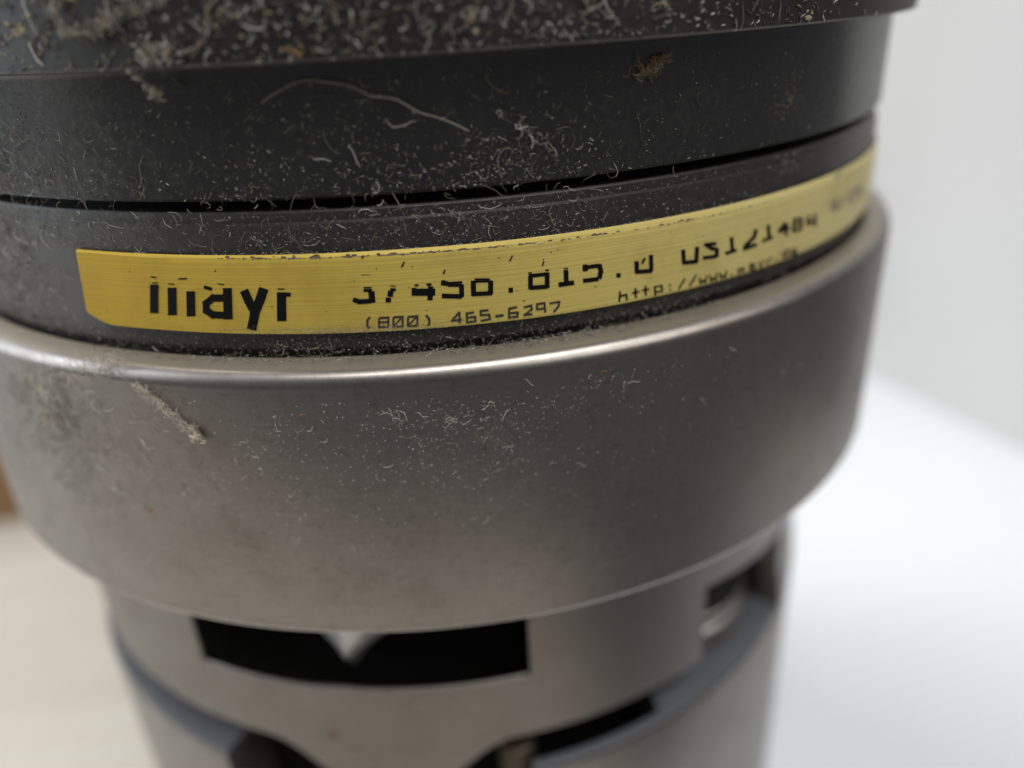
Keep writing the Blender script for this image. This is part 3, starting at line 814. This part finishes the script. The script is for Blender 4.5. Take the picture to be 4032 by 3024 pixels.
# second ring
cl = [(R(rng.uniform(-38, 12)), rng.uniform(.22, .34)) for _ in range(45)] + [(R(rng.normal(6, 6)), rng.uniform(.215, .26)) for _ in range(25)]
for i in range(1700):
    if rng.random() < 0.45:
        c = cl[rng.integers(len(cl))]
        th, z = c[0] + rng.normal(0, .022), c[1] + rng.normal(0, .011)
    else:
        th, z = th_sample([(5, 'u', -46, 0), (4, 'g', 4, 10), (1, 'u', 10, 44)]), rng.uniform(.22, .343) if rng.random() < .5 else rng.normal(.232, .018)
    big = rng.random() < 0.018
    F.append(surf_fibre(th, min(max(z, .217), .345), R2, rng.uniform(.018, .045) if big else rng.uniform(.0010, .006), rng.uniform(.00028, .00045) if big else rng.uniform(.00025, .00042), pick([6, 2.5, .06, 3.5], .5), .8, .7, zlim=(.200, .3455)))
# grey fluff at the far left of the rings
for i in range(1500):
    th = R(rng.normal(-42.5, 5.0)); z = rng.choice([rng.uniform(.03, .20), rng.uniform(.215, .30)])
    if -31.5 < math.degrees(th) and .035 < z < .15:
        continue
    F.append(surf_fibre(th, z, R2, rng.uniform(.006, .032), rng.uniform(.00025, .0004), pick([7, 1.5, 0, 2.5], .3), 1.3, 1.2))
# label ring above label
for i in range(1300):
    th = th_sample([(4, 'u', -45, 5), (5, 'g', 5, 10), (2, 'u', 0, 42)])
    F.append(surf_fibre(th, rng.uniform(.149, .195), R3, rng.uniform(.0008, .0045) if rng.random() < .985 else rng.uniform(.015, .038), rng.uniform(.00026, .00045), pick([6, 2, .08, 4], .5), .9, .8, zlim=(.1495, .205)))
# along the groove edges
for i in range(60):
    th = th_sample([(3, 'u', -40, 20), (2, 'g', 2, 9)])
    F.append(surf_fibre(th, rng.normal(.205, .010), R2 + .0005, rng.uniform(.006, .026), rng.uniform(.00026, .0004), pick([6, 2, .05, 3], .35), 1.2, 1.0))
# fuzzy band below the label
for i in range(1900):
    th = th_sample([(5, 'u', -44, 0), (5, 'u', -14, 26), (1, 'u', 20, 42)])
    F.append(surf_fibre(th, rng.uniform(.012, .040), R3, rng.uniform(.001, .005) if rng.random() < .98 else rng.uniform(.01, .024), rng.uniform(.00026, .00045), pick([6, 3, .1, 2.5], .55), .9, .8, zlim=(.004, .0405)))
# powder along the label's edges
for i in range(700):
    th = th_sample([(1, 'u', -18, 34)])
    F.append(surf_fibre(th, z_top(math.degrees(th)) + rng.normal(.0004, .0006), R3 + .001, rng.uniform(.0008, .003), rng.uniform(.0002, .0004), pick([2, 0, 0, 2], .3), 0.5, .5, n=3))
for i in range(1500):
    th = R(rng.normal(-6, 6)); zb_ = z_bot(math.degrees(th))
    F.append(surf_fibre(th, zb_ + abs(rng.normal(0, .006)), RL + .0007, rng.uniform(.0005, .0014), rng.uniform(.0002, .00035), pick([3, 1, 0, 3], .2), 0.5, .5, n=3))
lint_object("lint_fibres", F, cp)

# lint on the steel ring
F = []
cl = [(R(-4.1), -.061), (R(-.2), -.075), (R(2.2), -.085), (R(2.8), -.06), (R(11.6), -.034), (R(9), -.075), (R(-13), -.075), (R(-2), -.13), (R(4), -.12), (R(-20), -.16), (R(-16), -.11)]
for i in range(2600):
    q = rng.random()
    if q < .25:
        c = cl[rng.integers(len(cl))]
        th, z = c[0] + rng.normal(0, .03), c[1] + rng.normal(0, .018)
    elif q < .72:
        th, z = R(rng.normal(1, 11)), -abs(rng.normal(.09, .085))
    elif q < .88:
        th, z = R(rng.normal(-14, 9)), rng.normal(-.20, .05)
    else:
        th, z = R(rng.uniform(-25, 40)), rng.uniform(-.40, -.04)
    if z > -.035:
        continue
    lg = rng.random() < .04
    F.append(surf_fibre(th, z, 1.0, rng.uniform(.008, .024) if lg else rng.uniform(.0008, .0036), rng.uniform(.00024, .0004) if lg else rng.uniform(.00024, .00045), pick([5, 2, .08, 6], .2), 1.1, .4, n=7 if lg else 4))
# on the fillet and top face
for i in range(800):
    th = th_sample([(3, 'u', -30, 25), (1, 'g', 8, 4)])
    r0 = rng.uniform(.950, .972)
    p_, nn, rad, mi = surf_fibre(th, 0.0, r0, rng.uniform(.0015, .008), rng.uniform(.00025, .00045), pick([5, 5, 1, 3], .4), 1.0, .3, n=4)
    w_ = p_[:, 2].copy(); rr = np.hypot(p_[:, 0], p_[:, 1]); a_ = np.arctan2(p_[:, 0], -p_[:, 1])
    r1 = r0 + w_
    p_ = np.stack([r1 * np.sin(a_), -r1 * np.cos(a_), 0.0108 + np.abs(rr - r0) - np.maximum(0, r1 - .966) ** 2 * 12], -1)
    F.append((p_, np.tile([0, 0, 1.0], (len(p_), 1)), rad, mi))
# wispy dust on the far left flank
for i in range(700):
    th, z = R(rng.normal(-36, 5.5)), -abs(rng.normal(.07, .10)) - .03
    F.append(surf_fibre(th, z, 1.0, rng.uniform(.006, .034), rng.uniform(.00022, .0004), pick([7, 2, 0.05, 2], .15), 1.5, 1.3))
# small tangles on the steel
for a_, z_, n_ in ((-4.1, -.061, 12), (-3.0, -.064, 8), (-.2, -.075, 10), (.8, -.068, 8), (2.4, -.092, 8), (2.9, -.060, 6), (11.6, -.034, 9), (-13.2, -.066, 5), (3.5, -.118, 6), (9.5, -.07, 4)):
    for i in range((n_ + 1) // 2):
        F.append(surf_fibre(R(a_) + rng.normal(0, .008), min(-.03, z_ + rng.normal(0, .005)), 1.0, rng.uniform(.009, .022), rng.uniform(.00022, .00036), 2 if a_ > 11 and rng.random() < .5 else pick([3, 2, 0, 6], 0), 1.6, .5))
lint_object("lint_fibres", F, cp)


def tuft(name, label, fibres):
    return tag(lint_object(name, fibres, None, None), label, "lint")


def along(path, r, count, spread, lrange, rrange, ws, lift=1.5, dz=0.0):
    path = np.array(path, float)
    out = []
    for i in range(count):
        s = rng.uniform(0, len(path) - 1.001)
        k = int(s)
        a, z = path[k] + (path[k + 1] - path[k]) * (s - k)
        hd = math.atan2(path[k + 1][1] - path[k][1], R(path[k + 1][0] - path[k][0]) * r) + rng.normal(0, .8)
        out.append(surf_fibre(R(a) + rng.normal(0, spread), z + rng.normal(0, spread), r + abs(rng.normal(0, spread)) * lift, rng.uniform(*lrange), rng.uniform(*rrange), pick(ws, 0.0 if len(ws) > 4 else 0.15), 1.4, 1.5, heading=hd))
    return out


def smooth_path(path, n):
    path = np.array(path, float)
    t = np.arange(len(path)); tt = np.linspace(0, len(path) - 1, n)
    out = np.stack([np.interp(tt, t, path[:, k]) for k in range(path.shape[1])], 1)
    for _ in range(6):
        out[1:-1] = (out[:-2] + 2 * out[1:-1] + out[2:]) / 4
    return out


hp = smooth_path([(-10.8, .323), (-9.9, .331), (-8.7, .340), (-7.5, .346), (-6.1, .342), (-4.7, .338), (-3.8, .330), (-3.3, .324), (-1.8, .322), (-1.0, .313), (-.3, .304), (1.1, .297), (2.3, .287), (3.1, .279)], 70)
th = np.radians(hp[:, 0]); rr = R2 + .004 + .006 * np.sin(np.linspace(0, math.pi, 70))
p_ = np.stack([rr * np.sin(th), -rr * np.cos(th), hp[:, 1]], -1)
nn = np.stack([np.sin(th), -np.cos(th), 0 * th], -1)
tuft("hair", "long wavy pale hair lying across the black ring", [(p_, nn, .0008, 0)])

tuft("lint_roll", "rolled fluff with tan tip stuck to the steel ring at left",
     along([(-24.0, -.012), (-22.2, -.042), (-20.7, -.067), (-19.6, -.085)], 1.001, 300, .0024, (.006, .016), (.00016, .00028), [1, 1, .1, 0, 0, 6], .7)
     + along([(-20.0, -.079), (-19.5, -.088)], 1.003, 50, .0030, (.004, .012), (.0004, .0007), [0, 2, 2, 0, 0, 4], .9))
tuft("lint_clump", "ragged beige fluff caught on the steel ring's upper edge at far left",
     along([(-37.5, -.030), (-34.5, -.026), (-31, -.012), (-28, .000), (-25.5, .006)], .992, 380, .0055, (.010, .030), (.00016, .00028), [1, 2, .4, 0, 0, 6], 1.0)
     + along([(-33, -.03), (-34.5, -.07), (-35.5, -.12)], 1.001, 220, .012, (.010, .034), (.00015, .00025), [2, 1, 0, 0, 0, 6], .6))
tuft("orange_tuft", "small orange fibre tuft under the flange at right",
     along([(15.9, .323), (16.9, .333), (18.0, .344)], R2 + .001, 60, .0012, (.006, .018), (.0004, .0008), [1, 2, 7, 0], 1.5)
     + along([(15.0, .338), (16.4, .336), (17.0, .332)], R2 + .001, 10, .0010, (.012, .022), (.0003, .0005), [1, 2, 7, 0], 1.5))
tuft("cobweb_strand", "pale dusty cobweb strand hanging over the flange at upper left",
     along([(-22.2, .455), (-22.7, .428), (-22.4, .409), (-21.0, .404), (-19.5, .411), (-18.6, .416), (-17.0, .424), (-15.0, .434)], RF + .004, 200, .0011, (.006, .016), (.0003, .0006), [3, 6, .2, 1], 1.2))
tuft("tan_wisp", "yellowish wisp of fluff hanging below the flange edge",
     along([(-18.6, .384), (-18.3, .364), (-17.6, .348), (-17.1, .337)], RF - .004, 60, .0010, (.006, .014), (.0003, .0006), [3, 5, .3, 2], .8)
     + along([(-17.5, .378), (-15.4, .383)], RF + .001, 60, .003, (.008, .018), (.0004, .0008), [3, 5, .3, 2], 1))
tuft("grey_wisp", "forked grey wisp on the black ring beside the hair",
     along([(5.0, .291), (6.6, .286), (7.4, .272), (8.6, .262), (9.1, .250)], R2 + .001, 26, .0008, (.008, .020), (.00028, .00045), [5, 1, 0, 4], 1)
     + along([(6.2, .287), (7.0, .272), (7.6, .266)], R2 + .001, 12, .0010, (.006, .014), (.00026, .0004), [5, 1, 0, 4], 1))

# flakes of grime along the label crease and bigger crumbs on the flange
def flakes(spots, mat, name, parent, kind="stuff"):
    vs_, fs_ = [], []
    for th, z, r, s, asp in spots:
        n0 = len(vs_)
        ax = rng.uniform(0, math.pi)
        m_ = 7
        for k in range(m_):
            a = 2 * math.pi * k / m_
            q = s * rng.uniform(.55, 1.1)
            u, w_ = math.cos(a) * q * asp, math.sin(a) * q
            t2 = th + u / r
            vs_.append(((r + .0002) * math.sin(t2), -(r + .0002) * math.cos(t2), z + w_))
        vs_.append(((r + s * .4) * math.sin(th), -(r + s * .4) * math.cos(th), z))
        for k in range(m_):
            fs_.append((n0 + k, n0 + (k + 1) % m_, n0 + m_))
    return link(name, vs_, fs_, mat, parent, smooth=True, sharp=60, kind=kind)


sp = []
gc = [-14, -11.5, -8.5, -6.5, -3, 0, 1.5, 4.5, 8, 10.5, 14, 18, 21, 24]
for i in range(300):
    a = rng.choice(gc) + rng.normal(0, 1.0) if rng.random() < .75 else rng.uniform(-18, 30)
    sp.append((R(a), z_crease(a) + abs(rng.normal(.0012, .0016)), RL - .0006, rng.uniform(.0005, .0017), rng.uniform(1.4, 4.2)))
flakes(sp, M["grime"], "grime_flakes", lab)
sp = [(R(rng.uniform(-28, 45)), rng.uniform(.06, .13), RL + .0003, rng.uniform(.0005, .0011), 1.2) for i in range(46)]
flakes(sp, M["ink"], "ink_specks", lab)

for (a, z, r, s, mat, lbl) in (
        (3.3, .398, RF, .008, "fibre_tan", "yellow crumb of dirt on the flange near the middle"),
        (-7.5, .379, RF, .006, "fibre_orange", "small orange crumb at the flange's lower edge"),
        (-26.4, .411, RF, .010, "fibre_tan", "beige crumb on the flange at far left"),
        (-26.4, -.224, 1.0, .006, "fibre_orange", "tan crumb low on the steel ring at left"),
        (29.9, .375, RF, .007, "fibre_tan", "yellowish crumb on the flange toward the right end")):
    o = flakes([(R(a) + rng.normal(0, .006), z + rng.normal(0, .004), r, s * rng.uniform(.15, .45), rng.uniform(.8, 1.8)) for _ in range(11)], M[mat], "dirt_crumb", None, None)
    tag(o, lbl, "dirt")

sp = [(R(rng.normal(31.4, 1.0)), rng.normal(.275, .022), R2 - .0004, rng.uniform(.001, .0035), rng.uniform(.6, 1.6)) for _ in range(90)]
flakes(sp, M["grease"], "grease_smear", cp)
sp = [(R(rng.normal(32.2, .9)), rng.uniform(.168, .197), R3 - .0004, rng.uniform(.001, .003), rng.uniform(.6, 1.8)) for _ in range(60)]
flakes(sp, M["grime"], "scuff_flakes", cp)
sp = [(R(41.5 + rng.normal(0, .45)), .1405 + rng.normal(0, .003), RL - .0005, rng.uniform(.001, .0022), 1.3) for _ in range(26)]
flakes(sp, M["teal"], "teal_stain", lab)


def scratch_mesh(lines, r):
    vs_, fs_ = [], []
    for a0, z0, a1, z1, w_ in lines:
        n = 14
        n0 = len(vs_)
        for i in range(n + 1):
            s = i / n
            a = R(a0 + (a1 - a0) * s)
            z = z0 + (z1 - z0) * s + .0006 * math.sin(s * 9)
            hw = w_ * math.sin(math.pi * min(1, max(0.04, s))) ** .5 * rng.uniform(.4, 1)
            for q in (-hw, hw):
                vs_.append((r * math.sin(a), -r * math.cos(a), z + q))
        for i in range(n):
            q = n0 + 2 * i
            fs_.append((q, q + 1, q + 3, q + 2))
    return vs_, fs_


SC = [(10.8, -.352, 14.9, -.348, .0009), (-4.3, -.346, 5.7, -.349, .0005), (2.9, -.359, 5.9, -.363, .0006), (11.3, -.290, 16.1, -.279, .0005), (-3.4, -.378, -3.1, -.413, .0006), (20, -.25, 24, -.243, .0004)]
SC += [(a, z, a + rng.uniform(.5, 3), z + rng.normal(0, .004), rng.uniform(.0002, .0004)) for a, z in zip(rng.uniform(-20, 36, 40), rng.uniform(-.40, -.05, 40))]
v, fcs = scratch_mesh(SC, 1.0003)
link("scratches", v, fcs, M["scratch"], cp, smooth=False, kind="stuff")
TK = [(-2.6, .126, -2.4, .132), (.4, .113, .5, .118), (5.4, .121, 5.6, .127), (7.9, .110, 8.0, .115), (-5.4, .140, -5.3, .143), (-5.6, .119, -5.0, .1185)]
vs_, fs_ = [], []
for a0, z0, a1, z1 in TK:
    n0 = len(vs_)
    for a, z in ((a0 - .07, z0), (a0 + .07, z0 - .0008), (a1 + .09, z1), (a1 - .03, z1 + .0006)):
        vs_.append(((RL + .0006) * math.sin(R(a)), -(RL + .0006) * math.cos(R(a)), z))
    fs_.append((n0, n0 + 1, n0 + 2, n0 + 3))
link("tick_marks", vs_, fs_, M["inkgrey"], lab, smooth=False)
sp = [(R(-16.1 + rng.normal(0, .55)) , -.758 + rng.normal(0, .010), .8998, rng.uniform(.001, .004), rng.uniform(.6, 1.4)) for _ in range(46)]
sp += [(R(rng.uniform(-15, -8)), -.790 + rng.normal(0, .004), .8998, rng.uniform(.001, .003), rng.uniform(1, 2.2)) for _ in range(26)]
v_ = flakes(sp, M["rust"], "rust_stain", hubo)
v_.location.x = HX * S
sp = [(R(2.3 + rng.normal(0, .10)), rng.uniform(-.125, -.055), .9999, rng.uniform(.0015, .004), .35) for _ in range(36)]
sp += [(R(a_ + rng.normal(0, .3)), z_ + rng.normal(0, .008), .9999, rng.uniform(.0006, .0018), rng.uniform(.5, 1.6)) for a_, z_ in ((17, -.06), (19, -.075), (-20, -.13), (-33, -.16), (-32.5, -.15), (24, -.20)) for _ in range(14)]
flakes(sp, M["grease"], "grease_marks", cp)
